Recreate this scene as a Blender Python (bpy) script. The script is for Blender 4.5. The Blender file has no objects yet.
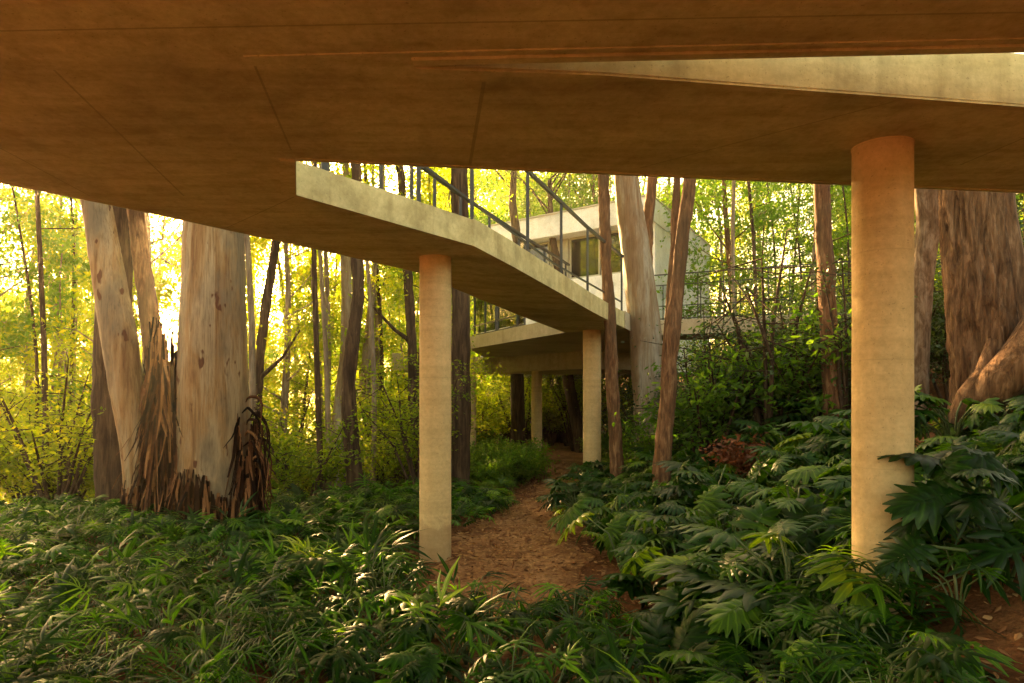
import bpy, math, random
import numpy as np
from mathutils import Vector, Matrix, noise as mnoise
sc = bpy.context.scene
COL = sc.collection
R = math.radians

# ------------------------------------------------------------------ camera, light, exposure
EYE, F, HOR = 1.70, 683.0, 400.0
cd = bpy.data.cameras.new("camera"); cam = bpy.data.objects.new("camera", cd); COL.objects.link(cam)
cam.location = (0, 0, EYE); cam.rotation_euler = (R(90), 0, 0)
cd.sensor_width = 36; cd.lens = 36 * F / 1024; cd.shift_y = (HOR - 341.5) / 1024
cd.clip_end = 2000; cd.clip_start = 0.05
sc.camera = cam
HAZE = .0015
SUN_AZ, SUN_EL = -26.2, 16.0            # degrees left of the view axis, and above the horizon
w = bpy.data.worlds.new("World"); sc.world = w; w.use_nodes = True
nt = w.node_tree
sky = nt.nodes.new("ShaderNodeTexSky"); sky.sky_type = 'NISHITA'; sky.sun_disc = False
sky.sun_elevation = R(SUN_EL); sky.sun_rotation = R(SUN_AZ)
sky.dust_density = 6.0; sky.air_density = 1.0; sky.ozone_density = 0.6
bg = nt.nodes['Background']; bg.inputs[1].default_value = 0.13
wm = nt.nodes.new("ShaderNodeMix"); wm.data_type = 'RGBA'; wm.blend_type = 'MULTIPLY'
wm.inputs[0].default_value = 1.0; wm.inputs[7].default_value = (1.0, 0.755, 0.44, 1)
nt.links.new(sky.outputs[0], wm.inputs[6]); nt.links.new(wm.outputs[2], bg.inputs[0])
sd = bpy.data.lights.new("sun", 'SUN'); sun = bpy.data.objects.new("sun", sd); COL.objects.link(sun)
sd.energy = 5.0; sd.angle = R(0.6); sd.color = (1.0, 0.60, 0.24)
_d = Vector((math.sin(R(SUN_AZ)) * math.cos(R(SUN_EL)), math.cos(R(SUN_AZ)) * math.cos(R(SUN_EL)), math.sin(R(SUN_EL))))
sun.rotation_euler = (-_d).to_track_quat('-Z', 'Y').to_euler()
sc.view_settings.view_transform = 'Standard'; sc.view_settings.look = 'None'
sc.view_settings.exposure = 3.55; sc.view_settings.gamma = 1.0
sc.cycles.max_bounces = 8; sc.cycles.diffuse_bounces = 5; sc.cycles.transmission_bounces = 4
sc.cycles.transparent_max_bounces = 8; sc.cycles.glossy_bounces = 2; sc.cycles.volume_bounces = 0
sc.cycles.sample_clamp_indirect = 6

# ------------------------------------------------------------------ helpers
rng = np.random.default_rng(7)
random.seed(7)
def P(px, py, Y):                       # the point seen at a pixel, at a given distance
    return Vector(((px - 512) / F * Y, Y, EYE + (HOR - py) / F * Y))
def Q(px, py, off):                     # the point seen at a pixel, at a given height above the eye
    Y = off * F / (HOR - py)
    return Vector(((px - 512) / F * Y, Y, EYE + off))
def mesh_np(name, V, FQ, rnd=None, smooth=True):
    me = bpy.data.meshes.new(name)
    V = np.asarray(V, dtype=np.float32); FQ = np.asarray(FQ, dtype=np.int32)
    me.vertices.add(len(V)); me.vertices.foreach_set("co", V.ravel())
    k = FQ.shape[1]
    me.loops.add(FQ.size); me.loops.foreach_set("vertex_index", FQ.ravel())
    me.polygons.add(len(FQ)); me.polygons.foreach_set("loop_start", np.arange(0, FQ.size, k, dtype=np.int32))
    me.polygons.foreach_set("use_smooth", np.full(len(FQ), smooth, dtype=bool))
    if rnd is not None:
        a = me.attributes.new("rnd", 'FLOAT', 'FACE'); a.data.foreach_set("value", np.asarray(rnd, dtype=np.float32))
    me.update(calc_edges=True)
    return me
def obj(name, me, mat=None, parent=None, loc=None):
    o = bpy.data.objects.new(name, me)
    if mat is not None and not me.materials: me.materials.append(mat)
    COL.objects.link(o)
    if parent is not None: o.parent = parent
    if loc is not None: o.location = loc
    return o
def tag(o, label=None, cat=None, group=None, kind=None):
    if label: o['label'] = label
    if cat: o['category'] = cat
    if group: o['group'] = group
    if kind: o['kind'] = kind
    return o
def thing(name, label, cat, loc=(0, 0, 0), rz=0.0, group=None, scale=1.0):
    o = bpy.data.objects.new(name, None); COL.objects.link(o); o.empty_display_size = 0.2
    o.location = loc; o.rotation_euler = (0, 0, rz); o.scale = (scale,) * 3
    return tag(o, label, cat, group)
class Acc:                              # collects quads
    def __init__(s): s.V = []; s.F = []; s.R = []; s.A = []; s.n = 0
    def add(s, V, FQ, r=None, A=None):
        V = np.asarray(V, float).reshape(-1, 3); s.A.append(np.zeros(len(V)) if A is None else A); FQ = np.asarray(FQ, int).reshape(-1, 4)
        s.V.append(V); s.F.append(FQ + s.n); s.n += len(V)
        s.R.append(np.full(len(FQ), rng.random() if r is None else r) if np.ndim(r) == 0 else np.asarray(r))
    def box(s, c, size, ux=(1, 0, 0), uz=(0, 0, 1)):
        ux = Vector(ux).normalized(); uz = Vector(uz).normalized(); uy = uz.cross(ux).normalized(); uz = ux.cross(uy)
        v = [Vector(c) + ux * (a * size[0] / 2) + uy * (b * size[1] / 2) + uz * (d * size[2] / 2)
             for a in (-1, 1) for b in (-1, 1) for d in (-1, 1)]
        s.add([tuple(q) for q in v], [(0, 1, 3, 2), (4, 6, 7, 5), (0, 4, 5, 1), (2, 3, 7, 6), (0, 2, 6, 4), (1, 5, 7, 3)])
    def bar(s, a, b, wd, ht, up=(0, 0, 1)):
        a = Vector(a); b = Vector(b); d = b - a
        if abs(d.normalized().dot(Vector(up))) > .99: up = (0, 1, 0)
        s.box((a + b) / 2, (d.length, wd, ht), d, up)
    def tube(s, pts, rad, seg=8, wob=0.0, fr=3.0, cap=False, seed=0.0, relief=0.0, rk=11.0, rz=1.7):
        pts = [Vector(p) for p in pts]; n = len(pts)
        V = np.zeros((n, seg, 3)); th = np.arange(seg) * 2 * math.pi / seg
        ref = Vector((0.13, 1, 0.07)).normalized()
        for i, p in enumerate(pts):
            t = (pts[min(i + 1, n - 1)] - pts[max(i - 1, 0)]).normalized()
            x = ref - t * ref.dot(t)
            if x.length < .1: x = Vector((1, 0, 0)) - t * t.x
            x.normalize(); y = t.cross(x)
            r = rad[i] if hasattr(rad, '__len__') else rad
            rr = r * np.ones(seg)
            if wob:
                h = p.z * fr
                rr = r * (1 + wob * (np.sin(th * 2 + h * .31 + seed) * .45 + np.sin(th * 3 - h * .53 + seed * 2) * .35 + np.sin(th * 5 + h * 1.1 + seed * 3) * .25
                                     + np.sin(th * 9 + h * .8 + 2.3 * np.sin(h * .7)) * .22 + .15 * np.sin(h * 2.7 + th)))
            if relief:
                rr = rr + np.array([relief * (1 - 2 * abs(mnoise.fractal(Vector((math.cos(q) * r * rk + seed, math.sin(q) * r * rk, p.z * rz)), .7, 2.1, 4))) for q in th])
            V[i] = np.array(p)[None] + rr[:, None] * (np.cos(th)[:, None] * np.array(x) + np.sin(th)[:, None] * np.array(y))
        idx = np.arange(n * seg).reshape(n, seg)
        a = idx[:-1]; b = idx[1:]
        FQ = np.stack([a, np.roll(a, -1, 1), np.roll(b, -1, 1), b], -1).reshape(-1, 4)
        s.add(V.reshape(-1, 3), FQ)
        if cap:
            c = np.array(pts[-1]); k = len(V.reshape(-1, 3))
            s.add(np.vstack([V[-1], c]), [(j, (j + 1) % seg, (j + 2) % seg, seg) for j in range(0, seg, 2)])
    def mesh(s, name, smooth=True):
        me = mesh_np(name, np.concatenate(s.V), np.concatenate(s.F), np.concatenate(s.R), smooth)
        if s.A and sum(len(q) for q in s.A) == len(me.vertices):
            A = np.concatenate(s.A)
            if A.any(): at = me.attributes.new("vein", 'FLOAT', 'POINT'); at.data.foreach_set("value", A.astype(np.float32))
        return me
def stamp(acc, T, M, r=None):
    """place template T=(V,F) once per 4x4 matrix of M"""
    V, FQ = T[:2]; M = np.asarray(M)
    if not len(M): return
    out = np.einsum('nij,vj->nvi', M[:, :3, :3], V) + M[:, None, :3, 3]
    n = len(M); FF = (FQ[None] + (np.arange(n) * len(V))[:, None, None]).reshape(-1, 4)
    r = rng.random(n) if r is None else r
    acc.add(out.reshape(-1, 3), FF, np.repeat(r, len(FQ)), np.tile(np.arange(len(V)) % 3 == 1, n).astype(float) if len(V) % 3 == 0 else None)
def frames(pos, d, up, sc_):
    """matrices with local X along d, local Z near up"""
    d = d / np.linalg.norm(d, axis=1, keepdims=True)
    y = np.cross(up, d); y /= np.maximum(np.linalg.norm(y, axis=1, keepdims=True), 1e-6)
    z = np.cross(d, y)
    M = np.zeros((len(pos), 4, 4)); sc_ = np.asarray(sc_).reshape(-1, 1)
    M[:, :3, 0] = d * sc_; M[:, :3, 1] = y * sc_; M[:, :3, 2] = z * sc_; M[:, :3, 3] = pos; M[:, 3, 3] = 1
    return M
def smooth01(t): t = np.clip(t, 0, 1); return t * t * (3 - 2 * t)

# ------------------------------------------------------------------ materials
def new_mat(name):
    m = bpy.data.materials.new(name); m.use_nodes = True
    n = m.node_tree.nodes; l = m.node_tree.links
    return m, n, l, n['Principled BSDF']
def N(n, t, **kw):
    q = n.new(t)
    for k, v in kw.items(): setattr(q, k, v)
    return q
def ramp(n, l, src, stops):
    r = n.new('ShaderNodeValToRGB'); e = r.color_ramp.elements
    while len(e) > 1: e.remove(e[-1])
    e[0].position = stops[0][0]; e[0].color = (*stops[0][1], 1)
    for p, c in stops[1:]:
        q = e.new(p); q.color = (*c, 1)
    l.new(src, r.inputs[0]); return r.outputs[0]
def coords(n, l, scale=(1, 1, 1), kind='Object'):
    tc = n.new('ShaderNodeTexCoord'); mp = n.new('ShaderNodeMapping')
    mp.inputs['Scale'].default_value = scale; l.new(tc.outputs[kind], mp.inputs[0]); return mp.outputs[0]
def noise(n, l, vec, scale, detail=4, rough=.55, dist=0):
    q = n.new('ShaderNodeTexNoise'); q.inputs['Scale'].default_value = scale; q.inputs['Detail'].default_value = detail
    q.inputs['Roughness'].default_value = rough; q.inputs['Distortion'].default_value = dist
    l.new(vec, q.inputs['Vector']); return q.outputs[0]
def mixc(n, l, fac, a, b, mode='MIX'):
    m = n.new('ShaderNodeMix'); m.data_type = 'RGBA'; m.blend_type = mode
    for s_, v in ((m.inputs[0], fac), (m.inputs[6], a), (m.inputs[7], b)):
        if isinstance(v, (int, float)): s_.default_value = v
        elif isinstance(v, tuple): s_.default_value = (*v, 1)
        else: l.new(v, s_)
    return m.outputs[2]
def bump(n, l, h, strength, dist, prev=None):
    b = n.new('ShaderNodeBump'); b.inputs['Strength'].default_value = strength; b.inputs['Distance'].default_value = dist
    l.new(h, b.inputs['Height'])
    if prev: l.new(prev, b.inputs['Normal'])
    return b.outputs[0]
def math_(n, l, op, a, b=None):
    m = n.new('ShaderNodeMath'); m.operation = op
    for i, v in enumerate((a, b)):
        if v is None: continue
        if isinstance(v, (int, float)): m.inputs[i].default_value = v
        else: l.new(v, m.inputs[i])
    return m.outputs[0]
def concrete(name, base, lines=(), dirt=1.0, splash=False):
    CV = .86 if splash else .74
    m, n, l, p = new_mat(name)
    v = coords(n, l)
    c = ramp(n, l, noise(n, l, v, 1.1, 6, .62), [(.32, tuple(x * CV for x in base)), (.5, base), (.68, tuple(x * 1.12 for x in base))])
    st = ramp(n, l, noise(n, l, coords(n, l, (.35, 3.2, 3.0)), 1.6, 5, .6), [(.38, (.62, .56, .48)), (.56, (1, 1, 1))])
    c = mixc(n, l, .55 * dirt, c, st, 'MULTIPLY')
    fine = ramp(n, l, noise(n, l, v, 26, 4, .7), [(.34, (.86, .85, .82)), (.66, (1.06, 1.06, 1.06))])
    c = mixc(n, l, .9, c, fine, 'MULTIPLY')
    pits = ramp(n, l, noise(n, l, v, 70, 2, .5), [(.27, (.45, .42, .38)), (.34, (1, 1, 1))])
    c = mixc(n, l, .6, c, pits, 'MULTIPLY')
    drip = ramp(n, l, noise(n, l, coords(n, l, (5, 5, .25)), 1.5, 4, .6), [(.35, (.60, .55, .48)), (.52, (1, 1, 1))])
    c = mixc(n, l, .40 * dirt, c, drip, 'MULTIPLY')
    hh = noise(n, l, v, 14, 5, .6)
    if splash:      # soil splash and moss at the foot, faint rings of the form
        tc = n.new('ShaderNodeTexCoord'); sp = n.new('ShaderNodeSeparateXYZ'); l.new(tc.outputs['Object'], sp.inputs[0])
        k = math_(n, l, 'ADD', sp.outputs[2], math_(n, l, 'MULTIPLY', noise(n, l, v, 7, 5, .7), -.62))
        c = mixc(n, l, ramp(n, l, k, [(-.0, (.45, .45, .45)), (.10, (0, 0, 0))]), c, (.24, .13, .055))
        fr = math_(n, l, 'FRACT', math_(n, l, 'MULTIPLY', sp.outputs[2], 1.55))
        c = mixc(n, l, ramp(n, l, fr, [(.0, (.28, .28, .28)), (.008, (.28, .28, .28)), (.014, (0, 0, 0))]), c, tuple(x * .6 for x in base))
        c = mixc(n, l, .5, c, ramp(n, l, noise(n, l, coords(n, l, (.5, .5, 9)), 1.4, 3, .6), [(.4, (.86, .84, .8)), (.6, (1.05, 1.05, 1.05))]), 'MULTIPLY')
    if lines:
        tc = n.new('ShaderNodeTexCoord'); sp = n.new('ShaderNodeSeparateXYZ'); l.new(tc.outputs['Object'], sp.inputs[0])
        tot = None
        for (x0, y0), (x1, y1), wd in lines:
            dx, dy = x1 - x0, y1 - y0; L = math.hypot(dx, dy); nx, ny = -dy / L, dx / L
            a = math_(n, l, 'ADD', math_(n, l, 'MULTIPLY', sp.outputs[0], nx), math_(n, l, 'MULTIPLY', sp.outputs[1], ny))
            dist = math_(n, l, 'ABSOLUTE', math_(n, l, 'SUBTRACT', a, x0 * nx + y0 * ny))
            t = math_(n, l, 'ADD', math_(n, l, 'MULTIPLY', sp.outputs[0], dx / L), math_(n, l, 'MULTIPLY', sp.outputs[1], dy / L))
            t0 = (x0 * dx + y0 * dy) / L
            k = math_(n, l, 'LESS_THAN', dist, wd)
            k = math_(n, l, 'MULTIPLY', k, math_(n, l, 'GREATER_THAN', t, t0))
            k = math_(n, l, 'MULTIPLY', k, math_(n, l, 'LESS_THAN', t, t0 + L))
            tot = k if tot is None else math_(n, l, 'MAXIMUM', tot, k)
        c = mixc(n, l, math_(n, l, 'MULTIPLY', tot, .55), c, tuple(x * .35 for x in base))
    l.new(c, p.inputs['Base Color']); p.inputs['Roughness'].default_value = .82
    p.inputs['Specular IOR Level'].default_value = .25
    l.new(bump(n, l, hh, .25, .02), p.inputs['Normal'])
    return m
def bark(name, stops, scale=(9, 9, 1.2), sc_=1.4, bmp=.5, dist=.02, big=None, spots=None, rough=.85, hor=0.0, crack=False):
    m, n, l, p = new_mat(name)
    v = coords(n, l, scale)
    f = noise(n, l, v, sc_, 7, .62, .6)
    c = ramp(n, l, f, stops)
    if big:
        g = noise(n, l, coords(n, l, (1.6, 1.6, .55)), 1.3, 5, .65)
        c = mixc(n, l, ramp(n, l, g, [(.46, (0, 0, 0)), (.60, (1, 1, 1))]), c, big)
    if spots:
        g = noise(n, l, coords(n, l, (6, 6, 2.6)), 1.5, 2, .5)
        c = mixc(n, l, ramp(n, l, g, [(.66, (0, 0, 0)), (.70, (1, 1, 1))]), c, spots)
    fl_ = noise(n, l, coords(n, l, (48, 48, 2.4)), 1.2, 6, .65)
    c = mixc(n, l, .75, c, ramp(n, l, fl_, [(.34, (.50, .44, .38)), (.50, (1, 1, 1)), (.7, (1.15, 1.12, 1.08))]), 'MULTIPLY')
    nr = bump(n, l, fl_, .5, .006)
    if crack:
        q = n.new('ShaderNodeTexNoise'); q.noise_type = 'RIDGED_MULTIFRACTAL'; q.inputs['Scale'].default_value = .55; q.inputs['Detail'].default_value = 5
        q.inputs['Roughness'].default_value = .6
        wv = n.new('ShaderNodeVectorMath'); wv.operation = 'ADD'
        nn = n.new('ShaderNodeTexNoise'); nn.inputs['Scale'].default_value = 5; l.new(coords(n, l), nn.inputs['Vector'])
        l.new(coords(n, l, (20, 20, 3.0)), wv.inputs[0]); l.new(nn.outputs['Color'], wv.inputs[1]); l.new(wv.outputs[0], q.inputs['Vector'])
        k = ramp(n, l, q.outputs[0], [(.25, (1.15, 1.1, 1.05)), (.62, (.8, .76, .7)), (.85, (.26, .22, .18))])
        c = mixc(n, l, .9, c, k, 'MULTIPLY')
        nr = bump(n, l, math_(n, l, 'MULTIPLY', q.outputs[0], -1.0), .8, .05, nr)
    l.new(c, p.inputs['Base Color']); p.inputs['Roughness'].default_value = rough; p.inputs['Specular IOR Level'].default_value = .2
    l.new(bump(n, l, f, bmp, dist, nr), p.inputs['Normal'])
    return m
def leafmat(name, stops, trans, tcol=1.7, rough=.45, spec=.35, wave=True, hue=(1.25, 1.1, .35)):
    m, n, l, p = new_mat(name)
    at = N(n, 'ShaderNodeAttribute', attribute_name='rnd'); oi = n.new('ShaderNodeObjectInfo')
    k = math_(n, l, 'ADD', math_(n, l, 'MULTIPLY', at.outputs['Fac'], .66), math_(n, l, 'MULTIPLY', oi.outputs['Random'], .34))
    c = ramp(n, l, k, stops)
    if wave:
        c = mixc(n, l, .6, c, ramp(n, l, noise(n, l, coords(n, l), 18, 3, .6), [(.3, (.7, .72, .7)), (.7, (1.2, 1.2, 1.1))]), 'MULTIPLY')
    if wave:
        av = N(n, 'ShaderNodeAttribute', attribute_name='vein')
        c = mixc(n, l, ramp(n, l, av.outputs['Fac'], [(.74, (0, 0, 0)), (.95, (.55, .55, .55))]), c, mixc(n, l, 1.0, c, (2.6, 2.2, 1.8), 'MULTIPLY'))
        c = mixc(n, l, ramp(n, l, noise(n, l, coords(n, l), 7, 5, .7), [(.69, (0, 0, 0)), (.75, (.7, .7, .7))]), c, (.12, .085, .02))
    l.new(c, p.inputs['Base Color']); p.inputs['Roughness'].default_value = rough; p.inputs['Specular IOR Level'].default_value = spec
    t = n.new('ShaderNodeBsdfTranslucent')
    l.new(mixc(n, l, 1.0, c, tuple(tcol * x for x in hue), 'MULTIPLY'), t.inputs[0])
    mx = n.new('ShaderNodeMixShader'); mx.inputs[0].default_value = trans
    l.new(p.outputs[0], mx.inputs[1]); l.new(t.outputs[0], mx.inputs[2])
    l.new(mx.outputs[0], n['Material Output'].inputs[0])
    return m
def plain(name, c, rough=.5, metal=0, spec=.5):
    m, n, l, p = new_mat(name)
    v = coords(n, l)
    cc = ramp(n, l, noise(n, l, v, 6, 5, .6), [(.3, tuple(x * .82 for x in c)), (.7, tuple(x * 1.1 for x in c))])
    l.new(cc, p.inputs['Base Color']); p.inputs['Roughness'].default_value = rough; p.inputs['Metallic'].default_value = metal
    p.inputs['Specular IOR Level'].default_value = spec
    return m

def xy(px, py, off=1.54): q = Q(px, py, off); return (q.x, q.y)
LINES = [(xy(255, 66), xy(291, 150), .006), (xy(54, 70), xy(184, 196), .006), (xy(1024, 138), xy(960, 165), .006),
         (xy(0, 31), xy(1100, 11), .006), (xy(484, 82), xy(470, 164), .010), (xy(640, 168), xy(900, 100), .005),
         (xy(0, 148), xy(90, 196), .005), (xy(296, 196), xy(200, 240), .005)]
M_CONC = concrete("board_marked_concrete", (.61, .53, .275), LINES)
M_COL = concrete("column_concrete", (.64, .475, .24), dirt=.35, splash=True)
M_CONC2 = concrete("terrace_concrete", (.50, .42, .30), dirt=.6)
M_WHITE = concrete("white_render", (.90, .90, .97), dirt=.3)
M_STEEL = plain("dark_steel", (.035, .037, .04), .45, .3)
M_FRAME = plain("pale_frame", (.5, .46, .38), .5)
M_BLIND = plain("white_blind", (.62, .58, .48), .8)
M_GLAZE = plain("dark_glazing", (.012, .014, .013), .04, 0, 1.0)
def glass():
    m, n, l, p = new_mat("clear_glass")
    t = n.new('ShaderNodeBsdfTransparent'); t.inputs[0].default_value = (.82, .9, .88, 1)
    g = n.new('ShaderNodeBsdfGlossy'); g.inputs['Roughness'].default_value = .03
    fr = n.new('ShaderNodeFresnel'); fr.inputs[0].default_value = 1.5
    mx = n.new('ShaderNodeMixShader'); l.new(math_(n, l, 'ADD', fr.outputs[0], .08), mx.inputs[0])
    l.new(t.outputs[0], mx.inputs[1]); l.new(g.outputs[0], mx.inputs[2]); l.new(mx.outputs[0], n['Material Output'].inputs[0])
    return m
M_GLASS = glass()
B_SMOOTH = bark("smooth_cream_bark", [(.30, (.13, .06, .025)), (.44, (.27, .165, .075)), (.56, (.34, .255, .155)), (.75, (.22, .175, .115))], (3.2, 3.2, .35), 1.6, .25, .012, big=(.17, .13, .085), spots=(.10, .04, .018), rough=.7)
B_SMOOTH2 = bark("smooth_grey_bark", [(.30, (.15, .08, .04)), (.42, (.25, .19, .12)), (.58, (.32, .28, .22)), (.75, (.23, .215, .19))], (4, 4, .3), 2.0, .25, .012, big=(.20, .13, .075), rough=.7)
B_ROUGH = bark("rough_brown_bark", [(.30, (.035, .018, .010)), (.5, (.13, .073, .038)), (.72, (.27, .17, .10))], (9, 9, 1.5), 1.6, .9, .05, crack=True, rough=.9)
B_RED = bark("reddish_bark", [(.30, (.045, .020, .010)), (.5, (.17, .085, .04)), (.70, (.32, .19, .10))], (12, 12, 2.4), 1.7, .8, .02, big=(.10, .058, .03), rough=.9)
B_DARK = bark("dark_brown_bark", [(.30, (.016, .010, .007)), (.5, (.065, .040, .024)), (.75, (.15, .10, .06))], (10, 10, 1.2), 1.6, .8, .02, rough=.92)
B_MOTTLE = bark("mottled_bark", [(.30, (.05, .03, .018)), (.46, (.15, .10, .06)), (.6, (.27, .21, .15)), (.75, (.12, .09, .055))], (7, 7, 3.2), 1.5, .6, .02, big=(.08, .055, .032), rough=.9)
B_PALE = bark("pale_slender_bark", [(.3, (.10, .07, .045)), (.5, (.22, .17, .12)), (.75, (.34, .29, .22))], (10, 10, 1.5), 1.5, .4, .01, rough=.9)
B_STRIP = bark("shredded_bark", [(.3, (.035, .014, .008)), (.5, (.15, .065, .032)), (.75, (.32, .18, .10))], (30, 30, 1.2), 1.3, .7, .01, rough=.95)
def strips_mat():
    m, n, l, p = new_mat("shed_bark"); at = N(n, 'ShaderNodeAttribute', attribute_name='rnd')
    c = ramp(n, l, at.outputs['Fac'], [(0, (.006, .003, .002)), (.40, (.028, .012, .006)), (.70, (.10, .042, .018)), (1, (.30, .15, .065))])
    c = mixc(n, l, .8, c, ramp(n, l, noise(n, l, coords(n, l, (40, 40, 2)), 1.2, 4, .6), [(.3, (.4, .38, .36)), (.65, (1.2, 1.15, 1.1))]), 'MULTIPLY')
    l.new(c, p.inputs['Base Color']); p.inputs['Roughness'].default_value = .9; p.inputs['Specular IOR Level'].default_value = .1
    return m
B_STRIP = strips_mat()
L_FOREST = leafmat("forest_leaf", [(.0, (.035, .075, .006)), (.45, (.085, .135, .008)), (.8, (.15, .18, .010)), (1, (.22, .20, .012))],   .60, 3.6, .5, .2, False, (1.25, 1.1, .20))
L_GREEN = leafmat("green_leaf", [(.0, (.035, .085, .012)), (.5, (.070, .130, .014)), (.85, (.12, .17, .016)), (1, (.17, .19, .02))], .55, 3.0, .45, .25, False, (1.1, 1.15, .25))
L_SHRUB = leafmat("dark_shrub_leaf", [(.0, (.012, .035, .008)), (.5, (.030, .065, .012)), (.9, (.07, .11, .015)), (1, (.12, .15, .02))], .3, 1.6, .35, .45, False)
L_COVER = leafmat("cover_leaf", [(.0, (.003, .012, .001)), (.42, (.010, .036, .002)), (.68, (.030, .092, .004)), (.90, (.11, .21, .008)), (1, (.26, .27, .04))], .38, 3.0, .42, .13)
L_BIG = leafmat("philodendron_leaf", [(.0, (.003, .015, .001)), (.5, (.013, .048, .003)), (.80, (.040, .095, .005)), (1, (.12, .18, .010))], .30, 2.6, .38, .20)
L_LIME = leafmat("lime_leaf", [(.0, (.13, .24, .015)), (1, (.26, .34, .03))], .4, 1.6, .4, .4)
L_LITTER = leafmat("dry_leaf", [(.0, (.09, .035, .015)), (.4, (.24, .11, .045)), (.8, (.42, .24, .10)), (1, (.55, .38, .17))], .15, 1.0, .8, .1, False, (1, .8, .5))
L_REDDISH = leafmat("red_leaf", [(.0, (.10, .03, .012)), (1, (.26, .10, .04))], .3, 1.5, .5, .3, False, (1.2, .8, .5))
M_STEM = plain("green_stem", (.07, .10, .025), .5)
def soil(name, a, b, c):
    m, n, l, p = new_mat(name); v = coords(n, l)
    f = noise(n, l, v, 2.2, 8, .7); g = noise(n, l, v, 34, 4, .7)
    cc = ramp(n, l, f, [(.3, a), (.5, b), (.7, c)])
    cc = mixc(n, l, .8, cc, ramp(n, l, g, [(.32, (.5, .46, .42)), (.6, (1.15, 1.12, 1.1))]), 'MULTIPLY')
    l.new(cc, p.inputs['Base Color']); p.inputs['Roughness'].default_value = .95; p.inputs['Specular IOR Level'].default_value = .1
    l.new(bump(n, l, g, .8, .03, bump(n, l, f, .6, .08)), p.inputs['Normal'])
    return m
M_SOIL = soil("red_soil", (.085, .034, .013), (.15, .062, .024), (.21, .105, .042))
M_PATH = soil("trodden_path", (.14, .062, .024), (.27, .135, .055), (.38, .22, .10))

# ------------------------------------------------------------------ ground
def gz(x, y):
    x = np.asarray(x, float); y = np.asarray(y, float)
    edge = 1.0 + .11 * np.clip(y - 5, -3, 22)
    d = np.maximum(0, x - edge)
    z = np.where(d < 9, .34 * d, 3.06 + .12 * (d - 9)) * smooth01((d + .35) / .7)
    z = z + .03 * np.maximum(0, y - 22) * smooth01((x + 2) / 6)
    drop = .22 * np.maximum(0, y - 9.2) * smooth01((-1.4 - x) / 3.0)
    z = z - np.minimum(drop, 5.5)
    z = z + .05 * np.sin(x * 1.3 + .4) * np.sin(y * 1.1) + .02 * np.sin(x * 4.1 + y * 2.3) + .012 * np.sin(x * 9 - y * 7)
    return z
def gzf(x, y): return float(gz(x, y))
def axis(fine0, fine1, step, far0, far1, k=26):
    a = np.arange(fine0, fine1 + 1e-6, step)
    l_ = fine0 - (fine0 - far0) * (np.linspace(0, 1, k + 1)[1:] ** 2.2)
    r_ = fine1 + (far1 - fine1) * (np.linspace(0, 1, k + 1)[1:] ** 2.2)
    return np.concatenate([l_[::-1], a, r_])
gx = axis(-12, 14, .22, -400, 400); gy = axis(0, 30, .22, -200, 600)
X, Y_ = np.meshgrid(gx, gy); Z = gz(X, Y_)
nx, ny = len(gx), len(gy); ii = np.arange(nx * ny).reshape(ny, nx)
g = obj("ground", mesh_np("ground", np.stack([X, Y_, Z], -1).reshape(-1, 3), np.stack([ii[:-1, :-1], ii[:-1, 1:], ii[1:, 1:], ii[1:, :-1]], -1).reshape(-1, 4)), M_SOIL)
tag(g, kind='structure')
# the trodden path: centre line and half width
PC = [(3.0, .25, .75), (5.0, -.05, .72), (6.2, 0.0, .72), (8.0, .0, .70), (9.5, .12, .50), (11.0, .34, .34), (12.5, .78, .30), (14.0, 1.15, .45), (16.5, 1.5, .6), (20, 1.5, .9), (26, 1.0, 1.2)]
py_ = np.array([p[0] for p in PC]); pcx = np.array([p[1] for p in PC]); phw = np.array([p[2] for p in PC])
rows = np.arange(3.0, 26, .12); nc = 15
V = []
for y in rows:
    c = np.interp(y, py_, pcx); h = np.interp(y, py_, phw)
    lft = c - h - .10 * math.sin(y * 3.1) - .07 * math.sin(y * 8.3); rgt = c + h + .09 * math.sin(y * 2.7 + 1) + .07 * math.sin(y * 9.1)
    for t in np.linspace(0, 1, nc):
        x = lft + (rgt - lft) * t; V.append((x, y, gzf(x, y) + .012 * math.sin(math.pi * t) + .003))
ii = np.arange(len(rows) * nc).reshape(len(rows), nc)
tag(obj("path", mesh_np("path", V, np.stack([ii[:-1, :-1], ii[:-1, 1:], ii[1:, 1:], ii[1:, :-1]], -1).reshape(-1, 4)), M_PATH), kind='structure')

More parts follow.
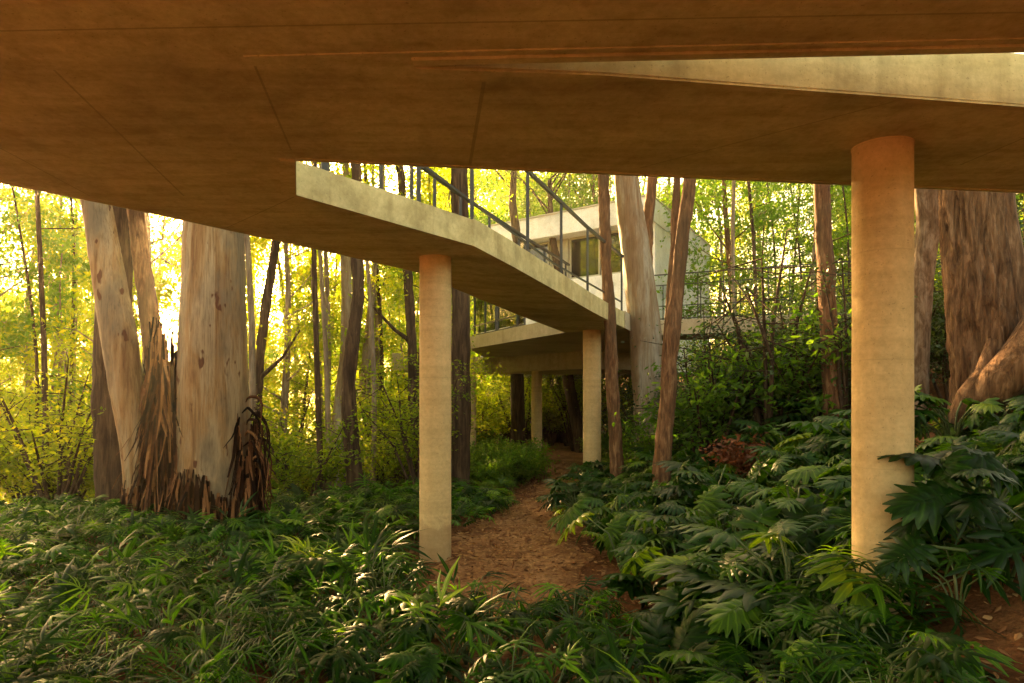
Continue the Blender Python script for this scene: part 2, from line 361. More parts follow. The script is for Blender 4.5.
# ------------------------------------------------------------------ the raised concrete walkway
TH = .26
def slab(name, poly, zb, th, mat, parent):
    """poly: (x, y) list; zb: underside height (number or one per corner)"""
    n = len(poly); zb = [zb] * n if not hasattr(zb, '__len__') else zb
    V = [(x, y, z) for (x, y), z in zip(poly, zb)] + [(x, y, z + th) for (x, y), z in zip(poly, zb)]
    me = bpy.data.meshes.new(name)
    area = sum(poly[i][0] * poly[(i + 1) % n][1] - poly[(i + 1) % n][0] * poly[i][1] for i in range(n))
    b = list(range(n)); t = [i + n for i in b]
    fs = [b[::-1], t] + [(i, (i + 1) % n, (i + 1) % n + n, i + n) for i in range(n)]
    if area < 0: fs = [f[::-1] for f in fs]
    me.from_pydata(V, [], fs); me.update()
    return obj(name, me, mat, parent)
def ramp_slab(name, left, right, mat, parent, th=TH):
    n = len(left); V = []
    for a, b in zip(left, right):
        V += [tuple(a), tuple(b), (b[0], b[1], b[2] + th), (a[0], a[1], a[2] + th)]
    fs = []
    for i in range(n - 1):
        o = 4 * i
        for k in range(4): fs.append((o + k, o + (k + 1) % 4, o + 4 + (k + 1) % 4, o + 4 + k))
    fs += [(3, 2, 1, 0), (4 * n - 4, 4 * n - 3, 4 * n - 2, 4 * n - 1)]
    me = bpy.data.meshes.new(name); me.from_pydata(V, [], [f[::-1] for f in fs]); me.update()
    return obj(name, me, mat, parent)
U = EYE + 1.54
walk = thing("elevated_walkway", "raised concrete walkway overhead that forks and ramps down on round columns", "walkway")
main = [(-10, -1.2), (-3, .9), (10, .9), (10, 2.66), (-.51, 3.13), (.413, 3.207), (2.66, 3.554), (10, 4.69), (10, 5.86),
        (3.79, 5.06), (-1.385, 4.38), (-1.62, 5.13), (-.38, 6.83), (-1.115, 8.28), (-1.82, 7.25), (-2.51, 6.3), (-3.05, 5.55), (-3.64, 4.85), (-5.6, 2.7), (-10, 1.4)]
slab("deck_slab", main, U, TH, M_CONC, walk)
kr, kl = Vector((-.38, 6.83, U)), Vector((-1.115, 8.28, U))
right = [kr, Q(512, 266, 1.482), Q(560, 293, 1.42), Q(590, 310.5, 1.35), Q(608, 320, 1.30), Q(626, 328.6, 1.26)]
left = [kl, Q(453, 288, 1.502), Q(495, 305.5, 1.42), Q(530, 319.5, 1.345), Q(550, 327, 1.295), Q(566, 333, 1.262)]
ramp_slab("ramp_slab", left, right, M_CONC, walk, .275)
# drip edges under the rims
lip = Acc()
def lips(pts, wd=.055, ht=.012, inset=.030):
    for a, b in zip(pts, pts[1:]):
        a = Vector((*a, U - ht / 2 + .001)); b = Vector((*b, U - ht / 2 + .001)); d = (b - a).normalized()
        nrm = Vector((d.y, -d.x, 0))
        o = nrm * inset
        lip.bar(a + o, b + o, wd, ht)
lips([(-.45, 3.125), (10, 2.66)], .05, .014, .028)
lips([(-1.2, 3.058), (10, 2.56)], .016, .008, .0)
lips([(10, 4.69), (2.66, 3.554), (.413, 3.207), (-.45, 3.145)], .05, .014, .028)
lips([(-1.385, 4.38), (3.79, 5.06), (10, 5.86)], .035, .010, .020)
lips([(-1.62, 5.13), (-1.385, 4.38)], .10, .016, .055)
obj("drip_edge", lip.mesh("drip_edge", False), M_CONC, walk)
def column(x, y, top, r, base=None):
    a = Acc(); b = gzf(x, y) - .3 if base is None else base
    seg = 40; zs = np.linspace(b, top, 14)
    a.tube([(0, 0, z) for z in zs], [r * (1 + .004 * math.sin(z * 5)) for z in zs], seg)
    a.tube([(0, 0, top - .02), (0, 0, top + .004)], [r * 1.015, r * 1.02], seg)
    o = obj("column", a.mesh("column"), M_COL, walk); o.location = (x, y, 0); return o
c1 = column(2.25, 4.15, U, .168)
c2 = column(-.83, 7.40, U, .172)
c3 = column(1.46, 12.45, EYE + 1.262, .165)
c4 = column(.69, 19.0, EYE + .80, .15)
c5 = column(-1.06, 17.3, EYE + .80, .15)
for c, s in ((c1, "nearest round column, among big philodendron leaves"), (c2, "round column at the left edge of the path"), (c3, "round column under the foot of the ramp"),
             (c4, "most distant slender column under the terrace"), (c5, "column half hidden by the dark trunk")): c['label'] = s
# railings of the ramp
def railing(parent, base, hts, post_ts, name="railing", ph=1.0, pw=.045, rail=.042):
    """base: top-of-slab points; hts: rail heights; post_ts: positions 0..1 along"""
    r = Acc()
    for h in hts:
        for a, b in zip(base, base[1:]):
            r.bar(Vector(a) + Vector((0, 0, h)), Vector(b) + Vector((0, 0, h)), rail, rail * .9)
    ro = obj(name, r.mesh(name, False), M_STEEL, parent)
    L = [0]
    for a, b in zip(base, base[1:]): L.append(L[-1] + (Vector(b) - Vector(a)).length)
    for t in post_ts:
        s = t * L[-1]
        i = max(0, min(len(base) - 2, next((k for k in range(len(L) - 1) if L[k + 1] >= s), len(L) - 2)))
        q = Vector(base[i]).lerp(Vector(base[i + 1]), (s - L[i]) / (L[i + 1] - L[i]))
        p = Acc(); p.box((0, 0, ph / 2 - .02), (pw, .014, ph + .04), (1, 1.2, 0))
        po = obj("post", p.mesh("post", False), M_STEEL, ro); po.location = q
    return ro
up = Vector((0, 0, .275))
inn = Vector((-.05, .03, 0))
rb = [Vector((-1.52, 5.22, U + TH)) + inn, kr + Vector((0, 0, TH)) + inn] + [p + up + inn for p in right[1:]]
railing(walk, rb, (1.0,), (.02, .16, .262, .44, .60, .755, .90, .99), ph=1.0)
lb = [Vector((-3.0, 5.55, U + TH)), Vector((-1.82, 7.25, U + TH)), kl + Vector((0, 0, TH))] + [p + up for p in left[1:]]
lb = [p + Vector((.05, -.03, 0)) for p in lb]
railing(walk, lb, (1.0,), (.02, .12, .22, .31, .37, .43, .52, .62, .74, .86, .98))
ex = Acc()
ex.bar(Vector((-1.15, 6.15, U + TH + .58)), Vector((-.36, 7.12, U + TH + .22)), .022, .022)
ex.bar(Vector((-.36, 7.12, U + TH + .22)), right[2] + up + Vector((-.07, .05, .12)), .022, .022)
ex.bar(right[2] + up + Vector((-.07, .05, .12)), right[5] + up + Vector((-.07, .05, .20)), .022, .022)
obj("stair_handrail", ex.mesh("stair_handrail", False), M_STEEL, walk)
# terrace slab at the foot of the ramp, with the deep floor behind it
ter = thing("concrete_terrace", "level concrete terrace slab behind the ramp, carrying a glass screen", "terrace")
tp = [(.99, 12.80), (1.98, 11.95), (3.0, 14.9), (4.4, 19.7), (4.4, 22), (-.7, 22), (-1.06, 16.9)]
slab("terrace_slab", tp, EYE + 1.262, .30, M_CONC2, ter)
slab("floor_beam", [(-3.2, 18.2), (-.62, 20.2), (1.8, 17.6), (4.0, 18.6), (4.2, 21.5), (-3.0, 21.5)], EYE + .80, .455, M_CONC2, ter)
sc1 = Acc(); E0 = Vector((-1.02, 16.9, EYE + 1.562)); E1 = Vector((.96, 12.85, EYE + 1.562))
for s in (.02, .165, .30, .325, .545, .62):
    q = E0.lerp(E1, s) + Vector((.06, .02, 0)); sc1.bar(q, q + Vector((0, 0, 1.8)), .045, .05)
for h in (.03, .26, 1.78):
    sc1.bar(E0 + Vector((.06, .02, h)), E0.lerp(E1, .62) + Vector((.06, .02, h)), .035, .035)
so = obj("glass_screen_frame", sc1.mesh("glass_screen_frame", False), M_STEEL, ter)
for s0, s1 in ((.02, .165), (.165, .30), (.325, .545), (.545, .62)):
    gp = Acc(); gp.bar(E0.lerp(E1, s0) + Vector((.06, .02, .91)), E0.lerp(E1, s1) + Vector((.06, .02, .91)), .008, 1.7)
    obj("pane", gp.mesh("pane", False), M_GLASS, so)

# ------------------------------------------------------------------ house and far footbridge
H0 = Vector((4.19, 20.0, 0)); hu = Vector((-4.7, 3.5, 0)).normalized(); hv = Vector((3.4, 6.2, 0)).normalized()
def hp(u, v, z): q = H0 + hu * u + hv * v; return Vector((q.x, q.y, z))
def prism(acc, u0, u1, v0, v1, z0, z1):
    c = [hp(u, v, z) for z in (z0, z1) for u, v in ((u0, v0), (u1, v0), (u1, v1), (u0, v1))]
    acc.add([tuple(q) for q in c], [(3, 2, 1, 0), (4, 5, 6, 7), (0, 1, 5, 4), (1, 2, 6, 5), (2, 3, 7, 6), (3, 0, 4, 7)])
house = thing("house", "white flat roofed house with dark ribbon window beyond the ramp", "house")
a = Acc(); prism(a, 0, 6.6, .0, 7.0, 2.6, 7.0)
# leave the ribbon window as a recess: wall built round it
a = Acc(); prism(a, 0, .7, 0, 7.0, 2.6, 6.9); prism(a, .7, 6.6, .02, 7.0, 2.6, 5.55); prism(a, .7, 6.6, .30, 7.0, 5.552, 6.9); prism(a, 4.75, 6.6, .02, .298, 5.552, 6.9)
obj("wall", a.mesh("wall", False), M_WHITE, house)
a = Acc(); prism(a, -.02, 7.0, -.42, 7.05, 6.905, 7.58); obj("roof", a.mesh("roof", False), M_WHITE, house)
a = Acc(); prism(a, -.05, 7.03, -.45, 7.08, 7.583, 7.63); obj("roof_flashing", a.mesh("roof_flashing", False), M_FRAME, house)
for u0, u1, mt in ((.72, 1.85, M_GLAZE), (1.9, 3.0, M_GLAZE), (3.05, 3.75, M_BLIND), (3.8, 4.7, M_GLAZE)):
    a = Acc()
    prism(a, u0, u0 + .05, .14, .22, 5.56, 6.89); prism(a, u1 - .05, u1, .14, .22, 5.56, 6.89)
    prism(a, u0 + .052, u1 - .052, .145, .215, 5.56, 5.62); prism(a, u0 + .052, u1 - .052, .145, .215, 6.83, 6.89)
    wf = obj("window", a.mesh("window", False), M_FRAME, house)
    a = Acc(); prism(a, u0 + .055, u1 - .055, .17, .19, 5.625, 6.825); obj("blind" if mt is M_BLIND else "pane", a.mesh("pane", False), mt, wf)
bridge = thing("footbridge", "level concrete footbridge with thin dark railing on the hillside", "footbridge")
slab("bridge_slab", [(2.95, 15.05), (11.0, 11.6), (11.6, 12.95), (3.4, 16.5)], EYE + 1.42, .32, M_CONC2, bridge)
z_ = EYE + 1.742
railing(bridge, [Vector((2.85, 15.15, z_)), Vector((11.0, 11.68, z_))], (1.0, .03), (.02, .14, .20, .30, .42, .54, .66, .78, .9), "railing", 1.0, .03, .026)
railing(bridge, [Vector((3.45, 16.4, z_)), Vector((11.5, 12.9, z_))], (1.0, .5), (.02, .12, .22, .34, .46, .58, .7, .82, .94), "railing", 1.0, .03, .024)
for bx, by in ((5.5, 14.7), (9.2, 13.1)):
    a = Acc(); a.tube([(bx, by, gzf(bx, by) - .3), (bx, by, EYE + 1.42)], .14, 20); obj("column", a.mesh("column"), M_COL, bridge)

# ------------------------------------------------------------------ leaves and plants: templates
def strip(P0, P1, w0, ws, zc, z_drop=0.0, nseg=3, fold=.0):
    """one lobe from P0 to P1 in the XY plane; ws: half widths at the sections"""
    P0 = np.array(P0, float); P1 = np.array(P1, float); d = P1 - P0; L = np.linalg.norm(d); d /= L; nrm = np.array([-d[1], d[0]])
    V = []; ts = np.linspace(0, 1, len(ws))
    for t, w_ in zip(ts, ws):
        c = P0 + d * L * t
        for s in (-1, 0, 1):
            q = c + nrm * w_ * s
            V.append((q[0], q[1], zc * math.sin(t * math.pi * .6) * (1 if s == 0 else 1) - fold * w_ * abs(s) - z_drop * t * t))
    n = len(ws); F4 = []
    for i in range(n - 1):
        for k in (0, 1): F4.append((3 * i + k, 3 * i + k + 1, 3 * i + k + 4, 3 * i + k + 3))
    return np.array(V), np.array(F4)
def join(parts):
    V = []; Fq = []; n = 0
    for v, f in parts: V.append(v); Fq.append(f + n); n += len(v)
    return np.concatenate(V), np.concatenate(Fq)
def finger_leaf(seed, K=4, wd=.052, L=.50):
    r = np.random.default_rng(seed); parts = []
    for s in (-1, 1):
        for k in range(K):
            a = R(118 - k * (96 / K) + r.uniform(-7, 7)) * s; u = .06 + .42 * k / K
            ln = L * (.62 + .42 * math.sin(math.pi * (k + .8) / (K + 1))) * r.uniform(.85, 1.1)
            w_ = wd * r.uniform(.8, 1.2)
            parts.append(strip((u, 0), (u + ln * math.cos(a), ln * math.sin(a)), 0, (w_ * .55, w_, w_ * .85, .004), .03, .12 + .1 * r.random(), fold=.35))
    parts.append(strip((0, 0), (1.0, 0), 0, (.012, wd * 1.1, wd * 1.25, wd, .004), .05, .25, fold=.35))
    V, Fq = join(parts); V[:, 2] -= .22 * np.clip(V[:, 0], 0, 1) ** 2 + .25 * np.abs(V[:, 1]) ** 1.6
    return V, Fq
def big_leaf(seed, K=7, gap=.86):
    r = np.random.default_rng(seed); parts = []; prof = [.36, .50, .56, .54, .47, .38, .28, .18]
    for s in (-1, 1):
        for k in range(K):
            t = k / (K - 1); a = R(140 - 118 * t ** .8 + r.uniform(-4, 4)) * s; u = .02 + .72 * t ** 1.15
            ln = prof[min(k, 7)] * r.uniform(.92, 1.08)
            w1 = (.125 - .045 * t) * gap
            parts.append(strip((u, 0), (u + ln * math.cos(a), ln * math.sin(a)), 0, (.060, w1 * .82, w1, w1 * .84, w1 * .52, .012), .02, .05 + .06 * r.random(), fold=.30))
    parts.append(strip((.55, 0), (1.0, 0), 0, (.06, .085, .08, .05, .005), .02, .05, fold=.3))
    parts.append(strip((-.02, 0), (.98, 0), 0, (.013, .012, .010, .005), 0, 0))
    V, Fq = join(parts)
    V[:, 2] += -.30 * np.clip(V[:, 0], 0, 1) ** 2 - .55 * np.abs(V[:, 1]) ** 1.8 + .018 * np.sin(V[:, 1] * 30 + V[:, 0] * 12)
    V[-12:, 2] += .008
    return V, Fq
def small_leaf(wd=.22, fold=.08):
    V = np.array([(0, 0, 0), (.45, -wd, -fold), (.45, wd, -fold), (1, 0, -.12)]); return V, np.array([(0, 1, 3, 2)])
def small_leaf2(wd=.22):
    V = np.array([(0, 0, 0), (.32, -wd, -.05), (.32, 0, .03), (.32, wd, -.05), (.7, -wd * .7, -.1), (.7, 0, -.02), (.7, wd * .7, -.1), (1, 0, -.16)])
    return V, np.array([(0, 1, 4, 2), (0, 2, 6, 3), (2, 4, 7, 5), (2, 5, 7, 6)])
FING = [finger_leaf(s, K) for s, K in ((1, 3), (2, 4), (3, 4), (4, 3))]
LONG = [finger_leaf(s, 5, .026, .62) for s in (11, 12)]
STRAP = [join([strip((0, 0), (1.15, 0), 0, (.02, .055, .065, .05, .004), .12, .42 + .1 * s_, fold=.3), strip((.1, 0), (.75, .38), 0, (.02, .045, .04, .004), .1, .3, fold=.3), strip((.05, 0), (.6, -.5), 0, (.02, .045, .04, .004), .1, .25, fold=.3)]) for s_ in (0, 1)]
BIG = [big_leaf(s, K, g_) for s, K, g_ in ((1, 7, .98), (2, 6, .85), (3, 8, .80), (4, 7, 1.2))]
def plant(fol, stm, base, nl, h, spread, size, temps, seed, droop=(.1, .7), stem_r=.006, az=None):
    """one clump: petioles arching from the base, a blade at the end of each"""
    r = np.random.default_rng(seed); base = np.array(base, float)
    az = r.random(nl) * 2 * math.pi if az is None else az
    for i in range(nl):
        a = az[i]; out = np.array([math.cos(a), math.sin(a), 0]); sp = spread * r.uniform(.25, 1.0); hh = h * r.uniform(.55, 1.05) * (1.1 - .35 * sp / spread)
        tip = base + out * sp + np.array([0, 0, hh])
        if stm is not None:
            mid = base + out * sp * .35 + np.array([0, 0, hh * .7])
            stm.tube([base, base * .35 + mid * .65 + np.array([0, 0, .02]), mid, tip], [stem_r * 1.3, stem_r * 1.1, stem_r, stem_r * .8], 4)
        dr = r.uniform(*droop); s_ = size * r.uniform(.55, 1.25)
        d = out * math.cos(dr) + np.array([0, 0, -math.sin(dr)]); side = np.array([-out[1], out[0], 0]) * r.uniform(-.45, .45)
        M = frames(tip[None], d[None], (np.array([0, 0, 1.0]) + side)[None], [s_])
        stamp(fol, temps[r.integers(len(temps))], M)

# ------------------------------------------------------------------ trees
def skeleton(seed, H, r0, h0, nb, blen, lean=0.0, up=.6, wob=.25, sub=3):
    r = np.random.default_rng(seed); n = 12
    ph = r.uniform(0, 6, 4); pts = []
    for i in range(n):
        t = i / (n - 1); pts.append(Vector((lean * t * H + wob * math.sin(t * 5 + ph[0]) * t, wob * math.sin(t * 4 + ph[1]) * t, H * t)))
    a = Acc(); a.tube(pts, [r0 * (1.25 if i == 0 else 1) * (1 - .85 * (i / (n - 1))) + .006 for i in range(n)], 8, .08)
    anch = []
    for b in range(nb):
        t = h0 / H + (1 - h0 / H) * ((b + r.random()) / nb) ** .9; t = min(t, .99)
        f = t * (n - 1); i = min(int(f), n - 2); q = pts[i].lerp(pts[i + 1], f - i)
        az = r.random() * 6.283; L = blen * r.uniform(.55, 1.1) * (1.15 - .55 * t); rb_ = max(.008, r0 * .35 * (1 - .8 * t))
        d = Vector((math.cos(az), math.sin(az), up * r.uniform(.3, 1.3))).normalized()
        bp = [q, q + d * L * .4, q + d * L * .75 + Vector((0, 0, .06 * L)), q + d * L + Vector((0, 0, -.04 * L))]
        a.tube(bp, [rb_, rb_ * .7, rb_ * .45, rb_ * .2], 5)
        anch += [bp[3], bp[2]]
        for s in range(sub):
            o = bp[1].lerp(bp[3], r.random()); e = o + Vector((r.normal() * .5, r.normal() * .5, r.normal() * .35)) * L * .45
            a.tube([o, (o + e) / 2 + Vector((0, 0, .04)), e], [rb_ * .4, rb_ * .25, rb_ * .1], 4); anch += [e, (o + e) / 2]
    return a, [np.array(v) for v in anch]
def leaves(acc, anch, per, spread, size, T, seed, drop=.6):
    r = np.random.default_rng(seed); anch = np.array(anch)
    k = r.uniform(.3, 1.7, len(anch)); idx = np.repeat(np.arange(len(anch)), np.maximum(1, (k * per).astype(int)))
    sp = spread * r.uniform(.5, 1.3, len(anch))[idx]
    pos = anch[idx] + r.normal(size=(len(idx), 3)) * sp[:, None] * np.array([1, 1, .55])
    d = r.normal(size=(len(idx), 3)); d[:, 2] = d[:, 2] * .5 - drop
    upv = r.normal(size=(len(idx), 3)) * .6 + np.array([0, 0, 1.0])
    clump = r.random(len(anch))[idx]
    stamp(acc, T, frames(pos, d, upv, size * r.uniform(.6, 1.25, len(idx))), np.clip(.6 * clump + .4 * r.random(len(idx)), 0, 1))
SL = small_leaf(.21); SLW = small_leaf(.28); EL = small_leaf(.13)
def tree_variant(i, seed, H, r0, h0, nb, bl, per, spread, size, T, leafm, barkm, **kw):
    a, an = skeleton(seed, H, r0, h0, nb, bl, **kw); lf = Acc(); leaves(lf, an, per, spread, size, T, seed + 1)
    tm = a.mesh("trunk"); tm.materials.append(barkm); cm = lf.mesh("crown"); cm.materials.append(leafm)
    return tm, cm
TV = [tree_variant(0, 31, 12, .12, 1.5, 22, 2.4, 40, .34, .15, SL, L_FOREST, B_PALE, wob=.4),
      tree_variant(1, 32, 10, .08, 1.0, 20, 2.0, 38, .32, .14, SL, L_FOREST, B_DARK, wob=.35),
      tree_variant(2, 33, 13, .14, 3.5, 20, 2.8, 42, .38, .16, EL, L_FOREST, B_PALE, wob=.5),
      tree_variant(3, 34, 9, .06, .8, 20, 1.7, 38, .28, .13, SLW, L_GREEN, B_PALE, wob=.3),
      tree_variant(4, 35, 11, .10, 1.2, 24, 2.3, 40, .33, .14, SLW, L_GREEN, B_RED, wob=.4)]
def shrub_variant(seed, h, nst, size, per, spread, T, leafm, fan=.45):
    r = np.random.default_rng(seed); a = Acc(); an = []
    for k in range(nst):
        az = r.random() * 6.28; f = fan * r.uniform(.3, 1.2); e = Vector((math.cos(az) * f * h, math.sin(az) * f * h, h * r.uniform(.6, 1.05)))
        m_ = e * .5 + Vector((r.normal() * .06, r.normal() * .06, h * .08))
        a.tube([(0, 0, -.1), m_, e], [.014 * h, .009 * h, .003 * h], 5)
        for t in (.45, .6, .75, .88, 1.0):
            q = m_.lerp(e, (t - .45) / .55); b = q + Vector((r.normal(), r.normal(), r.normal() * .5)) * .16 * h
            a.tube([q, b], [.004 * h, .002 * h], 3); an += [np.array(q), np.array(b)]
    lf = Acc(); leaves(lf, an, per, spread, size, T, seed + 5, .2)
    tm = a.mesh("stem"); tm.materials.append(B_DARK); cm = lf.mesh("foliage"); cm.materials.append(leafm)
    return tm, cm
SV_Y = [shrub_variant(s, h, 14, .10, 24, .17, SL, L_FOREST) for s, h in ((51, 2.4), (52, 1.9), (53, 3.0))]
SV_D = [shrub_variant(s, h, 16, .062, 30, .13, small_leaf2(.24), L_SHRUB, .40) for s, h in ((61, 1.8), (62, 1.4), (63, 2.3))]
SV_T = [shrub_variant(s, h, 9, .06, 16, .15, small_leaf2(.24), L_SHRUB, .28) for s, h in ((65, 2.5), (66, 2.8))]
SV_G = [shrub_variant(s, h, 12, .10, 22, .15, small_leaf2(.20), L_GREEN, .5) for s, h in ((71, .8), (72, 1.1), (73, 1.6))]
def put(parts, names, tname, label, cat, group, x, y, s, rz=None, z=None):
    z = gzf(x, y) - .05 if z is None else z
    t = thing(tname, label, cat, (x, y, z), rng.random() * 6.28 if rz is None else rz, group, s)
    for me, nm in zip(parts, names): obj(nm, me, None, t)
    return t

# near trees: a trunk following traced points at its own distance
def trunk_tree(name, label, pts, Y, mat, seg=16, wob=.05, crown=None, group=None, extra=None, tm=(), flare=1.25, dy=0.0, relief=None, rk=11.0, rz_=1.7):
    if relief is None: relief = {"rough_brown_bark": .05, "reddish_bark": .018, "dark_brown_bark": .018, "smooth_cream_bark": .010, "smooth_grey_bark": .010}.get(mat.name, .004)
    """pts: (px, py, width_px) from bottom to top; the stem goes on above the last point"""
    W_ = [(P(x, y, Y + dy * i), w_ / F * Y / 2) for i, (x, y, w_) in enumerate(pts)]
    b, r0 = W_[0]; base = Vector((b.x, b.y, gzf(b.x, b.y) - .15))
    if b.z - base.z > .12: W_.insert(0, (Vector((b.x - (W_[1][0].x - b.x) * .15, b.y, base.z)), r0 * flare))
    tp_, rt = W_[-1]; pv = W_[-2][0]; d = (tp_ - pv).normalized(); d = (d + Vector((0, 0, .6))).normalized(); ext = 4.5
    for k in (1, 2, 3): W_.append((tp_ + d * ext * k / 3 + Vector((.1 * math.sin(k * 2.1), .1 * math.cos(k), 0)), rt * (1 - .22 * k)))
    # resample
    Ls = [0]
    for (p0, _), (p1, _) in zip(W_, W_[1:]): Ls.append(Ls[-1] + (p1 - p0).length)
    n = max(8, int(Ls[-1] / (.05 if seg > 40 else .07))) if seg >= 12 else max(8, int(Ls[-1] / .3)); s = np.linspace(0, Ls[-1], n)
    xs = [np.interp(s, Ls, [p[0][k] for p in W_]) for k in range(3)]
    if n > 12:
        ker = np.ones(5) / 5
        for k in (0, 1):
            e = np.pad(xs[k], 2, 'edge'); xs[k] = np.convolve(e, ker, 'valid')
    rr = np.interp(s, Ls, [p[1] for p in W_])
    org = Vector((xs[0][0], xs[1][0], gzf(xs[0][0], xs[1][0])))
    a = Acc(); a.tube([Vector((xs[0][i], xs[1][i], xs[2][i])) - org for i in range(n)], rr, seg, wob, 2.4, seed=xs[0][0] * 3, relief=relief, rk=rk, rz=rz_)
    t = thing(name, label, "tree", org, 0, group)
    end = Vector((xs[0][-1], xs[1][-1], xs[2][-1]))
    # upper limbs and crown, out of the frame above the deck
    r = np.random.default_rng(int(abs(b.x * 100)) + int(Y * 10)); an = []
    for k in range(6):
        az = r.random() * 6.28; L = r.uniform(1.2, 2.6); q = end - Vector((0, 0, .25 * k)) - org
        e = q + Vector((math.cos(az) * L, math.sin(az) * L, L * r.uniform(.4, 1.1)))
        a.tube([q, q.lerp(e, .5) + Vector((0, 0, .2)), e], [rr[-1] * .6, rr[-1] * .35, .01], 6); an += [np.array(e), np.array(q.lerp(e, .6)), np.array(e) + r.normal(size=3) * .5]
    for l_ in (extra or []):
        a.tube([Vector(p_) - org for p_, _ in l_], [q_ for _, q_ in l_], 7)
        if len(l_) and l_[-1][1] < .02: an += [np.array(l_[-1][0] - org)] * 2
    obj("trunk", a.mesh("trunk"), mat, t)
    lf = Acc(); leaves(lf, an, 16, .38, .16, EL, 5 + int(Y)); obj("crown", lf.mesh("crown"), L_FOREST, t)
    return t, org
t1, o1 = trunk_tree("eucalyptus", "massive smooth cream eucalyptus trunk with shredded bark at its foot", [(216, 540, 74), (215, 500, 72), (214, 460, 69), (214, 400, 66), (213, 340, 62), (213, 280, 58), (214, 225, 55), (215, 120, 52)], 8.5, B_SMOOTH, 64, .035, rk=4, rz_=.9)
t2, o2 = trunk_tree("eucalyptus", "smooth eucalyptus trunk leaning left beside the massive one", [(142, 535, 27), (140, 500, 27), (137, 450, 29), (129, 400, 31), (121, 345, 33), (111, 290, 30), (101, 230, 27), (92, 180, 25)], 8.3, B_SMOOTH, 32, .05)
t3, o3 = trunk_tree("eucalyptus", "narrow orange brown eucalyptus stem between the two thick smooth trunks", [(168, 535, 24), (166, 470, 22), (163, 420, 20), (157, 370, 19), (150, 320, 17), (143, 270, 15), (136, 215, 14), (130, 160, 13)], 8.8, B_RED, 20, .06,
    extra=[[(P(164, 385, 8.8), .05), (P(174, 362, 8.8), .045), (P(186, 340, 8.8), .035), (P(196, 318, 8.9), .02)]])
trunk_tree("tree", "dull brown trunk standing behind the leaning eucalyptus", [(118, 530, 40), (116, 470, 36), (112, 400, 33), (112, 330, 30), (118, 250, 26), (120, 200, 24)], 10.2, B_DARK, 24, .07)
# hanging strips of shed bark round the feet of the eucalypts
def shreds(parent, org, cx, cy, rad, z0, z1, n, seed, lmin=.3, lmax=1.3, flare=.12):
    r = np.random.default_rng(seed); a = Acc()
    kf = .35 if n >= 1000 else 1.0
    zt = lambda az: z1 - kf * (z1 - z0) * (.30 * (.5 + .5 * math.sin(az * 2 + seed)) + .18 * (.5 + .5 * math.sin(az * 5 + seed * 2)))
    for k in range(n):
        az = r.uniform(0, 6.28); top = min(r.uniform(z0 + .3, z1), zt(az) - .25 * r.random() ** 2); L = r.uniform(lmin, lmax); L = min(L, top - z0 + .1); R_ = rad * (r.uniform(.72, 1.42) if n >= 1000 else r.uniform(.98, 1.2))
        if n >= 1000: top = z0 + (z1 - z0) * r.uniform(.35, 1.0) ** .8 * (.80 + .2 * math.sin(az * 3 + seed)) if r.random() < .8 else top
        fl = flare * r.random() ** 2 * 2; w_ = r.uniform(.008, .026) * (.95 if n >= 1000 else 1); tw = r.uniform(-.5, .5); V_ = []; m_ = 7
        for i in range(m_):
            t = i / (m_ - 1); aa = az + tw * t * (.9 if n >= 1000 else .25); rr = R_ + fl * t ** 1.5 + .015 * math.sin(t * 9 + k)
            c = np.array([cx + math.cos(aa) * rr, cy + math.sin(aa) * rr, top - L * t]); s_ = np.array([-math.sin(aa + tw * t), math.cos(aa + tw * t), 0]) * w_ * (.15 + .85 * math.sin(math.pi * min(1, .12 + t * .86)) ** .6)
            V_ += [c - s_, c + s_]
        a.add(np.array(V_) - np.array(org), [(2 * i, 2 * i + 1, 2 * i + 3, 2 * i + 2) for i in range(m_ - 1)])
    return a
g1 = float(o1.z)
a = shreds(t1, o1, P(214, 500, 8.5).x, 8.5, .46, g1, g1 + 1.05, 620, 3, .3, 1.0)
b_ = shreds(t1, o1, P(247, 500, 8.45).x, 8.42, .12, g1, g1 + 1.85, 420, 4, .3, 1.1, .14)
a.V += b_.V; a.F += [f + a.n for f in b_.F]; a.R += b_.R; a.n += b_.n
for k in range(16):      # curled loose pieces on the right side
    x0 = 240 + 2.0 * rng.random() * 6; y0 = 400 + rng.random() * 70; p0 = P(x0, y0, 8.35)
    e = [p0, p0 + Vector((.12, -.05, .16)), p0 + Vector((.22 + .1 * rng.random(), -.08, .06)), p0 + Vector((.24, -.1, -.30 - .4 * rng.random()))]
    bz = [(e[0] * (1 - t) ** 3 + e[1] * 3 * t * (1 - t) ** 2 + e[2] * 3 * t * t * (1 - t) + e[3] * t ** 3) - o1 + Vector((.02 * math.sin(t * 9 + k), .02 * math.cos(t * 7 + k), 0)) for t in np.linspace(0, 1, 9)]
    a.tube(bz, [.006, .013, .017, .019, .018, .015, .012, .008, .003], 4)
obj("shredded_bark", a.mesh("shredded_bark"), B_STRIP, t1)
g3 = float(o3.z)
a = shreds(t3, o3, P(164, 500, 8.35).x, 8.38, .19, g3, g3 + 2.75, 1150, 6, .5, 1.7, .16)
obj("shredded_bark", a.mesh("shredded_bark"), B_STRIP, t3)
a = shreds(t2, o2, P(143, 500, 8.3).x, 8.3, .21, float(o2.z), float(o2.z) + .8, 260, 8, .3, .9, .05)
obj("shredded_bark", a.mesh("shredded_bark"), B_STRIP, t2)

